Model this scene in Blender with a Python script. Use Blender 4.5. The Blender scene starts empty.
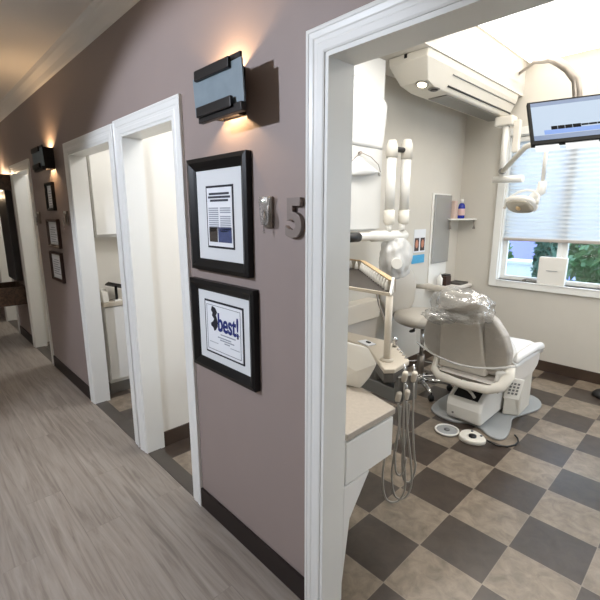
import bpy, bmesh, math, random
from mathutils import Vector, Matrix, noise
random.seed(7)
C = bpy.context.scene.collection
sc = bpy.context.scene
PI = math.pi

# ------------------------------------------------------------------ camera
cam_data = bpy.data.cameras.new('camera')
cam = bpy.data.objects.new('camera', cam_data); C.objects.link(cam)
yaw, pitch, roll = 0.805236, 0.205826, -0.00041
fwd = Vector((-math.sin(yaw)*math.cos(pitch), math.cos(yaw)*math.cos(pitch), -math.sin(pitch)))
rgt = Vector((math.cos(yaw), math.sin(yaw), 0)); upv = rgt.cross(fwd)
cam.matrix_world = Matrix(((rgt.x, upv.x, -fwd.x, 0.8456), (rgt.y, upv.y, -fwd.y, -1.0128), (rgt.z, upv.z, -fwd.z, 1.5916), (0, 0, 0, 1)))
cam_data.sensor_width = 36; cam_data.lens = 412.515/600*36; cam_data.clip_start = 0.02
sc.camera = cam

# ------------------------------------------------------------------ world, lights, exposure
sc.view_settings.view_transform = 'Standard'; sc.view_settings.look = 'None'
sc.view_settings.exposure = 0.0; sc.view_settings.gamma = 1.0; sc.view_settings.use_curve_mapping = False
w = bpy.data.worlds.new('sky'); sc.world = w; w.use_nodes = True
bgn = w.node_tree.nodes['Background']; bgn.inputs[0].default_value = (0.56, 0.75, 1.0, 1); bgn.inputs[1].default_value = 6.5

def light(name, kind, loc, energy, color=(1, 1, 1), size=None, target=None, **kw):
    d = bpy.data.lights.new(name, kind); d.energy = energy; d.color = color
    for k, v in kw.items(): setattr(d, k, v)
    if size and kind == 'AREA':
        if isinstance(size, tuple): d.shape = 'RECTANGLE'; d.size, d.size_y = size
        else: d.size = size
    elif size: d.shadow_soft_size = size
    o = bpy.data.objects.new(name, d); C.objects.link(o); o.location = loc
    if target is not None:
        o.rotation_euler = (Vector(target) - Vector(loc)).to_track_quat('-Z', 'Y').to_euler()
    return o

light('sun', 'SUN', (0, -5, 10), 3.0, (1, .95, .86), None, (-.8, 6, 0), angle=0.01)
# wall washer on the far side of the hall; unseen downward spots added as fill for the floor
light('hall_spotlight', 'SPOT', (-1.1, -2.05, 2.35), 185, (.80, .87, 1), .05, (-.96, 0, .70), spot_size=math.radians(92), spot_blend=.22)
for dx, de in ((2.0, 40), (-.5, 46), (-2.9, 46), (-5.3, 56)):
    light('hall_floor_fill', 'SPOT', (dx, -1.45, 2.70), de, (.98, .98, 1), .06, (dx, -1.45, 0), spot_size=math.radians(104), spot_blend=.9)
for ux in (-5.2, -2.4, .4):
    light('hall_ceiling_fill', 'SPOT', (ux, -2.2, 2.12), 13, (.92, .96, 1), .05, (ux, -2.05, 2.72), spot_size=math.radians(150), spot_blend=.8)  # unseen upward spots added to brighten the hall ceiling
# unseen area fills added to brighten the treatment rooms
light('operatory_fill', 'AREA', (1.75, 1.3, 2.70), 14, (1, .985, .965), (.6, 1.2), (1.75, 1.3, 0))
light('operatory_side_fill', 'AREA', (2.26, 1.9, 1.7), 30, (.70, .83, 1), (1.5, 1.2), (0, 1.7, 1.4))  # added cool sideways fill; the right wall has no window
light('operatory_fill', 'AREA', (-.50, .9, 2.70), 26, (1, .98, .95), (.5, .5), (-.75, 1.05, 0))  # added soft fill for the chair back and upper left wall
light('side_room_fill', 'AREA', (-1.35, .55, 2.70), 6, (1, .99, .98), (.4, .4), (-1.35, .55, 0))  # this and the next three: added fill behind the narrow openings
light('side_room_fill', 'AREA', (-2.15, 1.1, 2.68), 22, (1, .99, .98), (.6, .6), (-2.15, 1.1, 0))
light('side_room_fill', 'AREA', (-6.1, .9, 2.68), 24, (1, .96, .88), (.6, .6), (-6.1, .9, 0))
light('side_room_fill', 'AREA', (-4.25, .9, 2.68), 26, (1, .99, .98), (.6, .6), (-4.4, 1.1, 0))

# ------------------------------------------------------------------ materials
def lin(c): 
    c = c/255.0
    return c/12.92 if c <= .04045 else ((c+.055)/1.055)**2.4
def rgb(t): return (lin(t[0]), lin(t[1]), lin(t[2]), 1)
def base_mat(name):
    m = bpy.data.materials.new(name); m.use_nodes = True
    return m, m.node_tree.nodes, m.node_tree.links, m.node_tree.nodes['Principled BSDF']
def P(name, col, rough=.5, metal=0, var=.06, scale=6, bump=0, bscale=80, emit=None, es=0, spec=.5, coat=0):
    m, n, l, b = base_mat(name)
    b.inputs['Roughness'].default_value = rough; b.inputs['Metallic'].default_value = metal
    b.inputs['Specular IOR Level'].default_value = spec; b.inputs['Coat Weight'].default_value = coat
    tc = n.new('ShaderNodeTexCoord'); nz = n.new('ShaderNodeTexNoise'); nz.inputs['Scale'].default_value = scale; nz.inputs['Detail'].default_value = 4
    l.new(tc.outputs['Object'], nz.inputs['Vector'])
    mx = n.new('ShaderNodeMix'); mx.data_type = 'RGBA'
    c = rgb(col)
    mx.inputs[6].default_value = tuple(x*(1-var) for x in c[:3])+(1,); mx.inputs[7].default_value = tuple(min(1, x*(1+var)) for x in c[:3])+(1,)
    l.new(nz.outputs['Fac'], mx.inputs[0]); l.new(mx.outputs[2], b.inputs['Base Color'])
    if bump:
        n2 = n.new('ShaderNodeTexNoise'); n2.inputs['Scale'].default_value = bscale; l.new(tc.outputs['Object'], n2.inputs['Vector'])
        bp = n.new('ShaderNodeBump'); bp.inputs['Strength'].default_value = bump; bp.inputs['Distance'].default_value = .01
        l.new(n2.outputs['Fac'], bp.inputs['Height']); l.new(bp.outputs[0], b.inputs['Normal'])
    if emit: b.inputs['Emission Color'].default_value = rgb(emit); b.inputs['Emission Strength'].default_value = es
    return m
def math_node(n, l, op, a, b=None):
    x = n.new('ShaderNodeMath'); x.operation = op
    for i, v in enumerate((a, b)):
        if v is None: continue
        if isinstance(v, (int, float)): x.inputs[i].default_value = v
        else: l.new(v, x.inputs[i])
    return x.outputs[0]
def plastic(name, alpha=.35, tint=(.93, .93, .92), rough=.12, bump=.5, bscale=25, diff=.25):
    m, n, l, b = base_mat(name); n.remove(b)
    out = n['Material Output']
    tr = n.new('ShaderNodeBsdfTransparent'); tr.inputs[0].default_value = (*tint, 1)
    gl = n.new('ShaderNodeBsdfGlossy'); gl.inputs['Roughness'].default_value = rough
    df = n.new('ShaderNodeBsdfDiffuse'); df.inputs[0].default_value = (.85, .85, .84, 1)
    tc = n.new('ShaderNodeTexCoord'); nz = n.new('ShaderNodeTexNoise'); nz.inputs['Scale'].default_value = bscale; nz.inputs['Detail'].default_value = 3
    l.new(tc.outputs['Object'], nz.inputs['Vector'])
    bp = n.new('ShaderNodeBump'); bp.inputs['Strength'].default_value = bump; bp.inputs['Distance'].default_value = .02
    l.new(nz.outputs['Fac'], bp.inputs['Height']); l.new(bp.outputs[0], gl.inputs['Normal'])
    m1 = n.new('ShaderNodeMixShader'); m1.inputs[0].default_value = diff; l.new(gl.outputs[0], m1.inputs[1]); l.new(df.outputs[0], m1.inputs[2])
    m2 = n.new('ShaderNodeMixShader'); m2.inputs[0].default_value = alpha; l.new(tr.outputs[0], m2.inputs[1]); l.new(m1.outputs[0], m2.inputs[2])
    l.new(m2.outputs[0], out.inputs['Surface'])
    return m
def make_tile():
    m, n, l, b = base_mat('checker_tile')
    tc = n.new('ShaderNodeTexCoord'); sp = n.new('ShaderNodeSeparateXYZ'); l.new(tc.outputs['Object'], sp.inputs[0])
    T = .3048
    u = math_node(n, l, 'DIVIDE', sp.outputs[0], T); v = math_node(n, l, 'DIVIDE', math_node(n, l, 'SUBTRACT', sp.outputs[1], .615), T)
    par = math_node(n, l, 'FLOORED_MODULO', math_node(n, l, 'ADD', math_node(n, l, 'FLOOR', u), math_node(n, l, 'FLOOR', v)), 2)
    def edge(x):
        f = math_node(n, l, 'FRACT', x); return math_node(n, l, 'MINIMUM', f, math_node(n, l, 'SUBTRACT', 1.0, f))
    g = math_node(n, l, 'LESS_THAN', math_node(n, l, 'MINIMUM', edge(u), edge(v)), .006)
    nz = n.new('ShaderNodeTexNoise'); nz.inputs['Scale'].default_value = 12; nz.inputs['Detail'].default_value = 12; nz.inputs['Distortion'].default_value = .6; nz.inputs['Roughness'].default_value = .65
    l.new(tc.outputs['Object'], nz.inputs['Vector'])
    def ramp(a, bb):
        r = n.new('ShaderNodeValToRGB'); r.color_ramp.elements[0].position = .3; r.color_ramp.elements[1].position = .72
        r.color_ramp.elements[0].color = rgb(a); r.color_ramp.elements[1].color = rgb(bb); l.new(nz.outputs['Fac'], r.inputs[0]); return r.outputs[0]
    dark = ramp((48, 39, 33), (70, 59, 51)); lite = ramp((98, 87, 74), (147, 133, 117))
    mx = n.new('ShaderNodeMix'); mx.data_type = 'RGBA'; l.new(par, mx.inputs[0]); l.new(dark, mx.inputs[6]); l.new(lite, mx.inputs[7])
    mg = n.new('ShaderNodeMix'); mg.data_type = 'RGBA'; l.new(math_node(n, l, 'MULTIPLY', g, .45), mg.inputs[0]); l.new(mx.outputs[2], mg.inputs[6]); mg.inputs[7].default_value = rgb((150, 138, 124))
    l.new(mg.outputs[2], b.inputs['Base Color']); b.inputs['Roughness'].default_value = .30; b.inputs['Specular IOR Level'].default_value = .75
    return m
def make_wood_floor():
    m, n, l, b = base_mat('plank_floor')
    tc = n.new('ShaderNodeTexCoord')
    br = n.new('ShaderNodeTexBrick'); br.inputs['Scale'].default_value = 1; br.inputs['Brick Width'].default_value = 1.22; br.inputs['Row Height'].default_value = .18
    br.inputs['Mortar Size'].default_value = .0015; br.offset = .37; br.inputs['Color1'].default_value = (.25, .25, .25, 1); br.inputs['Color2'].default_value = (.8, .8, .8, 1); br.inputs['Mortar'].default_value = (.0, .0, .0, 1)
    l.new(tc.outputs['Object'], br.inputs['Vector'])
    mp = n.new('ShaderNodeMapping'); mp.inputs['Scale'].default_value = (.8, 13, 1); l.new(tc.outputs['Object'], mp.inputs[0])
    ad = n.new('ShaderNodeVectorMath'); ad.operation = 'MULTIPLY_ADD'; l.new(br.outputs['Color'], ad.inputs[0]); ad.inputs[1].default_value = (7, 3, 5); l.new(mp.outputs[0], ad.inputs[2])
    nz = n.new('ShaderNodeTexNoise'); nz.inputs['Scale'].default_value = 2.2; nz.inputs['Detail'].default_value = 9; nz.inputs['Roughness'].default_value = .62; nz.inputs['Distortion'].default_value = 1.0
    l.new(ad.outputs[0], nz.inputs['Vector'])
    r = n.new('ShaderNodeValToRGB'); e = r.color_ramp.elements
    e[0].position = .30; e[0].color = rgb((116, 107, 99)); e[1].position = .72; e[1].color = rgb((160, 152, 143))
    x = e.new(.5); x.color = rgb((144, 135, 126)); l.new(nz.outputs['Fac'], r.inputs[0])
    mx = n.new('ShaderNodeMix'); mx.data_type = 'RGBA'; mx.blend_type = 'MULTIPLY'; mx.inputs[0].default_value = .22
    l.new(r.outputs[0], mx.inputs[6]); l.new(br.outputs['Color'], mx.inputs[7]); l.new(mx.outputs[2], b.inputs['Base Color'])
    b.inputs['Roughness'].default_value = .42
    bp = n.new('ShaderNodeBump'); bp.inputs['Strength'].default_value = .08; l.new(nz.outputs['Fac'], bp.inputs['Height']); l.new(bp.outputs[0], b.inputs['Normal'])
    return m
def make_wood(name, c1, c2):
    m, n, l, b = base_mat(name)
    tc = n.new('ShaderNodeTexCoord'); mp = n.new('ShaderNodeMapping'); mp.inputs['Scale'].default_value = (3, 14, 14); l.new(tc.outputs['Object'], mp.inputs[0])
    nz = n.new('ShaderNodeTexNoise'); nz.inputs['Scale'].default_value = 2; nz.inputs['Detail'].default_value = 6; nz.inputs['Distortion'].default_value = 1; l.new(mp.outputs[0], nz.inputs['Vector'])
    r = n.new('ShaderNodeValToRGB'); r.color_ramp.elements[0].position = .3; r.color_ramp.elements[1].position = .7
    r.color_ramp.elements[0].color = rgb(c1); r.color_ramp.elements[1].color = rgb(c2); l.new(nz.outputs['Fac'], r.inputs[0]); l.new(r.outputs[0], b.inputs['Base Color']); b.inputs['Roughness'].default_value = .5
    return m
def make_blind():
    m, n, l, b = base_mat('cellular_shade_fabric'); n.remove(b); out = n['Material Output']
    d = n.new('ShaderNodeBsdfDiffuse'); d.inputs[0].default_value = rgb((226, 228, 230)); t = n.new('ShaderNodeBsdfTranslucent'); t.inputs[0].default_value = rgb((204, 206, 206))
    mx = n.new('ShaderNodeMixShader'); mx.inputs[0].default_value = .5; l.new(d.outputs[0], mx.inputs[1]); l.new(t.outputs[0], mx.inputs[2]); l.new(mx.outputs[0], out.inputs[0])
    return m
def emissive(name, col, s):
    m, n, l, b = base_mat(name); b.inputs['Base Color'].default_value = rgb(col); b.inputs['Emission Color'].default_value = rgb(col); b.inputs['Emission Strength'].default_value = s
    return m
M = dict(
    tile=make_tile(), plank=make_wood_floor(), blind=make_blind(),
    mauve=P('mauve_wall_paint', (148, 134, 129), .55, var=.03, bump=.04, bscale=200),
    taupe=P('taupe_wall_paint', (206, 201, 191), .6, var=.03, bump=.04, bscale=200),
    white_paint=P('white_wall_paint', (232, 229, 222), .55, var=.02),
    ceil=P('ceiling_paint', (226, 222, 216), .7, var=.02), soffit=P('soffit_paint', (222, 217, 208), .7, var=.02),
    trim=P('white_trim_paint', (232, 232, 228), .3, var=.02),
    dark_base=P('dark_vinyl_base', (36, 27, 25), .45, var=.1, spec=.3), dark_base2=P('brown_tile_base', (66, 52, 42), .4, var=.1),
    strip=P('dark_threshold', (74, 68, 62), .45, var=.1, scale=20),
    black_frame=P('black_frame_lacquer', (13, 12, 12), .4, var=.1, spec=.3), brown_frame=P('dark_brown_frame', (58, 38, 32), .35, var=.15),
    mat=P('picture_mat', (214, 216, 217), .8, var=.02), paper=P('paper', (226, 228, 232), .8, var=.02), ink=P('ink', (60, 62, 72), .8, var=.1),
    greytext=P('grey_print', (150, 154, 162), .8, var=.05), navy=P('navy_ink', (24, 40, 110), .7), black_ink=P('black_ink', (24, 24, 34), .7),
    photo1=P('dark_photo_print', (62, 54, 46), .6, var=.6, scale=90), photo2=P('blue_photo_print', (62, 72, 110), .6, var=.5, scale=80),
    slate=P('slate_sconce_panel', (120, 134, 142), .45, var=.2, scale=18), bronze=P('dark_bronze_metal', (40, 37, 36), .4, .5, var=.1),
    bulb=emissive('warm_bulb', (255, 205, 130), 14),
    nickel=P('brushed_nickel', (150, 142, 134), .35, .8, var=.08), numeral=P('satin_numeral', (132, 121, 115), .45, .35, var=.05),
    chrome=P('chrome', (205, 205, 205), .16, 1, var=.02), steel=P('grey_steel', (140, 139, 136), .35, .7, var=.05),
    white=P('white_enamel', (232, 230, 224), .35, var=.02), offwhite=P('offwhite_plastic', (222, 217, 206), .4, var=.02), cream=P('cream_plastic', (214, 205, 190), .45, var=.03),
    laminate=P('stone_laminate', (176, 166, 154), .4, var=.14, scale=60), beige=P('beige_tray', (196, 186, 170), .45, var=.04),
    cabinet=P('white_cabinet', (232, 231, 227), .35, var=.02),
    vinyl=P('beige_grey_vinyl', (226, 220, 211), .5, var=.04, bump=.1, bscale=30), vinyl_d=P('grey_vinyl', (192, 186, 178), .5, var=.05),
    stoolv=P('light_grey_upholstery', (186, 180, 170), .55, var=.04), black=P('black_plastic', (26, 25, 25), .45, var=.1),
    basegrey=P('grey_floor_plate', (158, 160, 160), .45, var=.04), tan=P('tan_wood_edge', (196, 168, 128), .5, var=.12, scale=30),
    darkgrey=P('dark_grey_panel', (86, 82, 77), .5, var=.06), hose=P('grey_hose', (170, 167, 160), .35, .2),
    bag=plastic('clear_plastic_film', .38), bag2=plastic('milky_plastic_film', .55, diff=.85, rough=.3), sheet=plastic('thin_plastic_sheet', .16, rough=.08, bump=.25, bscale=12, diff=.1),
    whitebag=P('white_plastic_sheet', (226, 226, 224), .4, var=.01, bump=.15, bscale=14),
    glass=plastic('window_glass', .06, (.97, .98, .98), .02, 0, 1, 0), mirror=P('grey_mirror', (178, 178, 176), .25, .55, var=.03),
    screen=P('monitor_screen', (20, 20, 24), .15, emit=(196, 220, 246), es=.75), screen_bar=P('screen_dark_bar', (8, 8, 12), .7, spec=.1, emit=(20, 26, 40), es=.05), screen_blue=P('screen_blue', (10, 10, 20), .2, emit=(112, 160, 240), es=.85), screen_strip=P('screen_strip', (10, 10, 20), .2, emit=(120, 146, 186), es=.8),
    shade_rail=P('shade_rail', (176, 168, 160), .5), lamp_glow=emissive('lamp_glow', (255, 240, 205), 6),
    reflector=P('lamp_reflector', (206, 200, 186), .25, .6), bottle=P('blue_mouthwash', (24, 44, 150), .2, var=.05), label=P('pale_label', (206, 176, 170), .6), pinkish=P('pale_pink_plastic', (214, 190, 178), .5),
    skin=P('portrait_print', (190, 130, 104), .6, var=.25, scale=120), hair=P('dark_hair_print', (60, 44, 40), .6), cyan=P('blue_sticker', (70, 160, 205), .5, var=.2, scale=50),
    dwood=make_wood('dark_walnut', (52, 38, 30), (96, 74, 58)), rackgrey=P('charcoal_rack', (52, 50, 50), .5, var=.1),
    house=P('periwinkle_siding', (136, 142, 206), .7, var=.04), roof=P('grey_roof', (96, 92, 98), .8), leaf=P('green_leaf', (74, 116, 66), .6, var=.5, scale=3), leaf2=P('blue_green_leaf', (70, 110, 92), .6, var=.5, scale=3), bark=P('bark', (90, 74, 60), .9),
    ground=P('garden_ground', (130, 132, 120), .9, var=.2), ac=P('outdoor_white_metal', (236, 240, 244), .5),
    lightpanel=emissive('light_well_panel', (255, 250, 242), 3.9),
    traydark=P('dark_tray_mat', (58, 52, 47), .6, var=.08), cab2=P('tall_cabinet_white', (206, 205, 201), .4, var=.02),
    bezel=P('black_bezel', (10, 10, 10), .5, spec=.2),
    keypad=P('keypad_grey', (120, 120, 120), .5), red=P('red_tint', (150, 60, 50), .5),
)

# ------------------------------------------------------------------ mesh helpers
class MB:
    def __init__(s): s.bm = bmesh.new()
    def _new(s, faces, smooth):
        for f in faces: f.smooth = smooth
    def box(s, x0, y0, z0, x1, y1, z1, rot=0, piv=None, mtx=None):
        r = bmesh.ops.create_cube(s.bm, size=1); vs = r['verts']
        c = Vector(((x0+x1)/2, (y0+y1)/2, (z0+z1)/2))
        for v in vs: v.co = Vector((v.co.x*(x1-x0), v.co.y*(y1-y0), v.co.z*(z1-z0))) + c
        if rot:
            p = Vector(piv) if piv else c
            for v in vs: v.co = Matrix.Rotation(rot, 3, 'Z') @ (v.co-p) + p
        if mtx:
            for v in vs: v.co = mtx @ v.co
        return s
    def obox(s, o, a, b, c):
        o, a, b, c = map(Vector, (o, a, b, c)); vs = []
        for i in (0, 1):
            for j in (0, 1):
                for k in (0, 1): vs.append(s.bm.verts.new(o+a*i+b*j+c*k))
        for q in ((0, 1, 3, 2), (4, 6, 7, 5), (0, 4, 5, 1), (2, 3, 7, 6), (0, 2, 6, 4), (1, 5, 7, 3)): s.bm.faces.new([vs[i] for i in q])
        return s
    def prism(s, pts, vec, smooth=False):
        vec = Vector(vec); a = [s.bm.verts.new(p) for p in pts]; b = [s.bm.verts.new(Vector(p)+vec) for p in pts]; n = len(a)
        s.bm.faces.new(a); s.bm.faces.new(b[::-1])
        for i in range(n):
            f = s.bm.faces.new([a[i], b[i], b[(i+1) % n], a[(i+1) % n]]); f.smooth = smooth
        return s
    def tube(s, pts, r, seg=12, flat=1.0):
        pts = [Vector(p) for p in pts]; n = len(pts); rs = r if isinstance(r, (list, tuple)) else [r]*n
        rings = []; up = None
        for i in range(n):
            t = (pts[min(i+1, n-1)]-pts[max(i-1, 0)]).normalized()
            if up is None: up = t.orthogonal().normalized()
            up = (up - t*up.dot(t)).normalized(); bi = t.cross(up)
            rings.append([s.bm.verts.new(pts[i]+(up*math.cos(2*PI*k/seg)+bi*math.sin(2*PI*k/seg)*flat)*rs[i]) for k in range(seg)])
        for i in range(n-1):
            for k in range(seg):
                f = s.bm.faces.new([rings[i][k], rings[i][(k+1) % seg], rings[i+1][(k+1) % seg], rings[i+1][k]]); f.smooth = True
        s.bm.faces.new(rings[0][::-1]); s.bm.faces.new(rings[-1])
        return s
    def lathe(s, prof, c, axis=(0, 0, 1), seg=24, closed=True):
        c = Vector(c); ax = Vector(axis).normalized(); u = ax.orthogonal().normalized(); v = ax.cross(u); rings = []
        for (r, h) in prof:
            r = max(r, 1e-4); rings.append([s.bm.verts.new(c+ax*h+(u*math.cos(2*PI*k/seg)+v*math.sin(2*PI*k/seg))*r) for k in range(seg)])
        for i in range(len(rings)-1):
            for k in range(seg):
                f = s.bm.faces.new([rings[i][k], rings[i][(k+1) % seg], rings[i+1][(k+1) % seg], rings[i+1][k]]); f.smooth = True
        if closed: s.bm.faces.new(rings[0][::-1]); s.bm.faces.new(rings[-1])
        return s
    def ell(s, c, r, seg=24, rings=16, amp=0, freq=6, seed=0, p=1.0, mtx=None):
        ret = bmesh.ops.create_uvsphere(s.bm, u_segments=seg, v_segments=rings, radius=1); c = Vector(c)
        for v in ret['verts']:
            d = v.co.copy()
            if p != 1.0: d = Vector([math.copysign(abs(x)**p, x) for x in d])
            k = 1+amp*noise.noise(d*freq+Vector((seed, seed*2, 0)))
            v.co = Vector((d.x*r[0], d.y*r[1], d.z*r[2]))*k
            if mtx: v.co = mtx @ v.co
            v.co += c
            for f in v.link_faces: f.smooth = True
        return s
    def hull(s, pts, smooth=False):
        vs = [s.bm.verts.new(p) for p in pts]; bmesh.ops.convex_hull(s.bm, input=vs); return s
    def sheet(s, fn, nu, nv):
        g = [[s.bm.verts.new(fn(i/nu, j/nv)) for j in range(nv+1)] for i in range(nu+1)]
        for i in range(nu):
            for j in range(nv):
                f = s.bm.faces.new([g[i][j], g[i+1][j], g[i+1][j+1], g[i][j+1]]); f.smooth = True
        return s
    def build(s, name, m, parent=None, bevel=0, seg=2, sub=0, solid=0):
        bm = s.bm; bmesh.ops.recalc_face_normals(bm, faces=bm.faces)
        if parent is not None: o0 = Vector(ORG[parent.name])
        else:
            xs = [v.co for v in bm.verts]; mn = [min(v[i] for v in xs) for i in range(3)]; mxx = [max(v[i] for v in xs) for i in range(3)]
            o0 = Vector(((mn[0]+mxx[0])/2, (mn[1]+mxx[1])/2, mn[2]))
        if KEEP_ORIGIN[0]: o0 = Vector((0, 0, 0))
        for v in bm.verts: v.co -= o0
        me = bpy.data.meshes.new(name); bm.to_mesh(me); bm.free(); me.materials.append(m)
        o = bpy.data.objects.new(name, me); C.objects.link(o); ORG[o.name] = o0
        if parent is not None: o.parent = parent
        else: o.location = o0
        if solid: x = o.modifiers.new('solid', 'SOLIDIFY'); x.thickness = solid; x.offset = 0
        if bevel: x = o.modifiers.new('bevel', 'BEVEL'); x.width = bevel; x.segments = seg; x.limit_method = 'ANGLE'; x.angle_limit = math.radians(40)
        if sub: x = o.modifiers.new('sub', 'SUBSURF'); x.levels = sub; x.render_levels = sub
        return o
ORG = {}; KEEP_ORIGIN = [False]
def thing(name, label, cat, loc, group=None):
    o = bpy.data.objects.new(name, None); C.objects.link(o); o.location = loc; ORG[o.name] = Vector(loc); o.empty_display_size = .1
    return tag(o, label, cat, group)
def tag(o, label, cat, group=None):
    o['label'] = label; o['category'] = cat
    if group: o['group'] = group
    return o
def struct(o, label=None):
    o['kind'] = 'structure'
    if label: o['label'] = label
    return o
def font_mesh(name, cu, m):
    tmp = bpy.data.objects.new('tmp', cu); C.objects.link(tmp); bpy.context.view_layer.update()
    me = bpy.data.meshes.new_from_object(tmp.evaluated_get(bpy.context.evaluated_depsgraph_get()))
    bpy.data.objects.remove(tmp); me.materials.clear(); me.materials.append(m)
    o = bpy.data.objects.new(name, me); C.objects.link(o); return o
def text(name, body, loc, size, m, parent, mtx=None, extrude=.0006, thick=0, sx=1.0, align='CENTER'):
    cu = bpy.data.curves.new(name, 'FONT'); cu.body = body; cu.size = size; cu.extrude = extrude; cu.offset = thick; cu.align_x = align; cu.align_y = 'CENTER'
    o = font_mesh(name, cu, m)
    o0 = Vector(ORG[parent.name]); o.parent = parent; ORG[o.name] = o0
    R = mtx if mtx else Matrix.Rotation(PI/2, 3, 'X')
    o.matrix_local = Matrix.Translation(Vector(loc)-o0) @ R.to_4x4() @ Matrix.Diagonal((sx, 1, 1, 1))
    return o

# ================================================================== STRUCTURE
KEEP_ORIGIN[0] = True
CZ = 2.72
struct(MB().box(-9, -2.3, -.06, 3, 0, 0).build('floor', M['plank']), 'grey wood plank floor of the hall')
struct(MB().box(-9, 0, -.06, 3, 3.6, 0).build('floor', M['tile']), 'dark and beige checker tile floor of the treatment rooms')
struct(MB().box(-9, -2.3, CZ, 3, .12, CZ+.1).build('ceiling', M['ceil']), 'ceiling of the hall')
b = MB(); b.box(-9, .12, CZ, -.79, 3.6, CZ+.1); b.box(-.79, .12, CZ, 3, 1.64, CZ+.1); b.box(1.5, 1.64, CZ, 3, 3.6, CZ+.1)
b.box(-.85, 1.58, CZ+.02, -.79, 3.6, CZ+.35); b.box(-.85, 1.58, CZ+.02, 1.56, 1.64, CZ+.35); b.box(1.5, 1.58, CZ+.02, 1.56, 3.6, CZ+.35); b.box(-.85, 1.58, CZ+.3, 1.56, 3.75, CZ+.36)
struct(b.build('ceiling', M['soffit']), 'white ceiling with deep bright light well')
b = MB(); b.box(-.72, 1.70, CZ+.26, 1.44, 3.52, CZ+.29); struct(b.build('ceiling_light_panel', M['lightpanel']), 'glowing white light panel in the deep light well')
# hall wall with its openings
DO = [(-.090, 1.15, 2.07), (-1.70, -1.065, 2.04), (-2.73, -1.88, 2.04), (-4.83, -4.07, 2.04), (-6.6, -5.76, 2.04)]   # opening x0, x1, head
xs = [3] + [v for d in DO for v in (d[1], d[0])] + [-9]
b = MB()
for i in range(0, len(xs), 2): b.box(xs[i+1], 0, 0, xs[i], .10, CZ)
for x0, x1, h in DO: b.box(x0, 0, h, x1, .10, CZ)
struct(b.build('wall_hall', M['mauve']), 'mauve hall wall with the cased openings')
b = MB()
def liner(x0, x1): b.box(x0, .10, 0, x1, .11, CZ)
for i in range(0, len(xs), 2): liner(xs[i+1], xs[i])
for x0, x1, h in DO: b.box(x0, .10, h, x1, .11, CZ)
struct(b.build('wall_lining', M['taupe']), 'inside face of the hall wall')
struct(MB().box(-9, -2.4, 0, 3, -2.3, CZ).build('wall_opposite', M['white_paint']))
b = MB(); b.box(-9.1, -2.4, 0, -9, 3.75, CZ); struct(b.build('wall_far', M['mauve']))
b = MB(); b.box(3, -2.4, 0, 3.1, 3.75, CZ); struct(b.build('wall_near', M['mauve']))
# operatory walls
b = MB(); b.box(-1.80, .11, 0, -1.70, 1.1, CZ); b.box(-1.70, 1.0, 0, -1.45, 1.1, CZ)
struct(b.build('wall_recess', M['white_paint']), 'white wall return inside the narrow opening')
b = MB(); b.box(-1.45, 1.0, 0, -1.35, 3.6, CZ)
struct(b.build('wall_left', M['taupe']), 'beige left wall of the treatment room')
b = MB(); b.box(2.3, .11, 0, 2.4, 3.6, CZ); struct(b.build('wall_right', M['taupe']))
WX0, WX1, WZ0, WZ1 = -.87, 1.25, .90, 2.36
b = MB(); b.box(-9, 3.6, 0, WX0, 3.75, CZ+.36); b.box(WX1, 3.6, 0, 3, 3.75, CZ+.36); b.box(WX0, 3.6, 0, WX1, 3.75, WZ0); b.box(WX0, 3.6, WZ1, WX1, 3.75, CZ+.36)
struct(b.build('wall_window', M['taupe']), 'beige window wall of the treatment room')
b = MB(); b.box(-3.02, .11, 0, -2.92, 3.6, CZ); struct(b.build('wall_partition', M['white_paint']), 'white partition seen through the middle opening')
b = MB(); b.box(-1.86, .11, 0, -1.80, 3.6, CZ); struct(b.build('wall_partition', M['white_paint']))
b = MB(); b.box(-5.1, .11, 0, -5.0, 3.6, CZ); b.box(-5.1, 1.5, 0, -2.92, 1.6, CZ); struct(b.build('wall_partition', M['white_paint']))
# crown moulding
prof = [(0, 2.615), (-.012, 2.625), (-.02, 2.64), (-.03, 2.66), (-.05, 2.68), (-.062, 2.69), (-.066, 2.705), (-.075, 2.72), (0, 2.72)]
struct(MB().prism([(-9, y, z) for y, z in prof], (12, 0, 0)).build('trim_1', M['ceil']), 'crown moulding along the hall ceiling')
# baseboards
b = MB(); segs = [(-.985, -.17), (-3.99, -2.815), (-5.66, -4.92)]
for x0, x1 in segs: b.box(x0, -.012, 0, x1, 0, .115)
struct(b.build('baseboard_hall', M['dark_base'], bevel=.003), 'dark baseboard of the hall wall')
b = MB(); b.box(-1.35, 3.588, 0, 2.3, 3.6, .11); b.box(-1.35, 1.1, 0, -1.338, 3.588, .11); b.box(-1.70, .11, 0, -1.688, 1.0, .11)
struct(b.build('baseboard_operatory', M['dark_base2'], bevel=.003), 'dark brown baseboard of the treatment room')
# thresholds
b = MB()
for x0, x1, h in DO[1:]: b.box(x0, -.006, 0, x1, .085, .004)
struct(b.build('trim_2', M['strip']), 'dark threshold strips under the openings')

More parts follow.
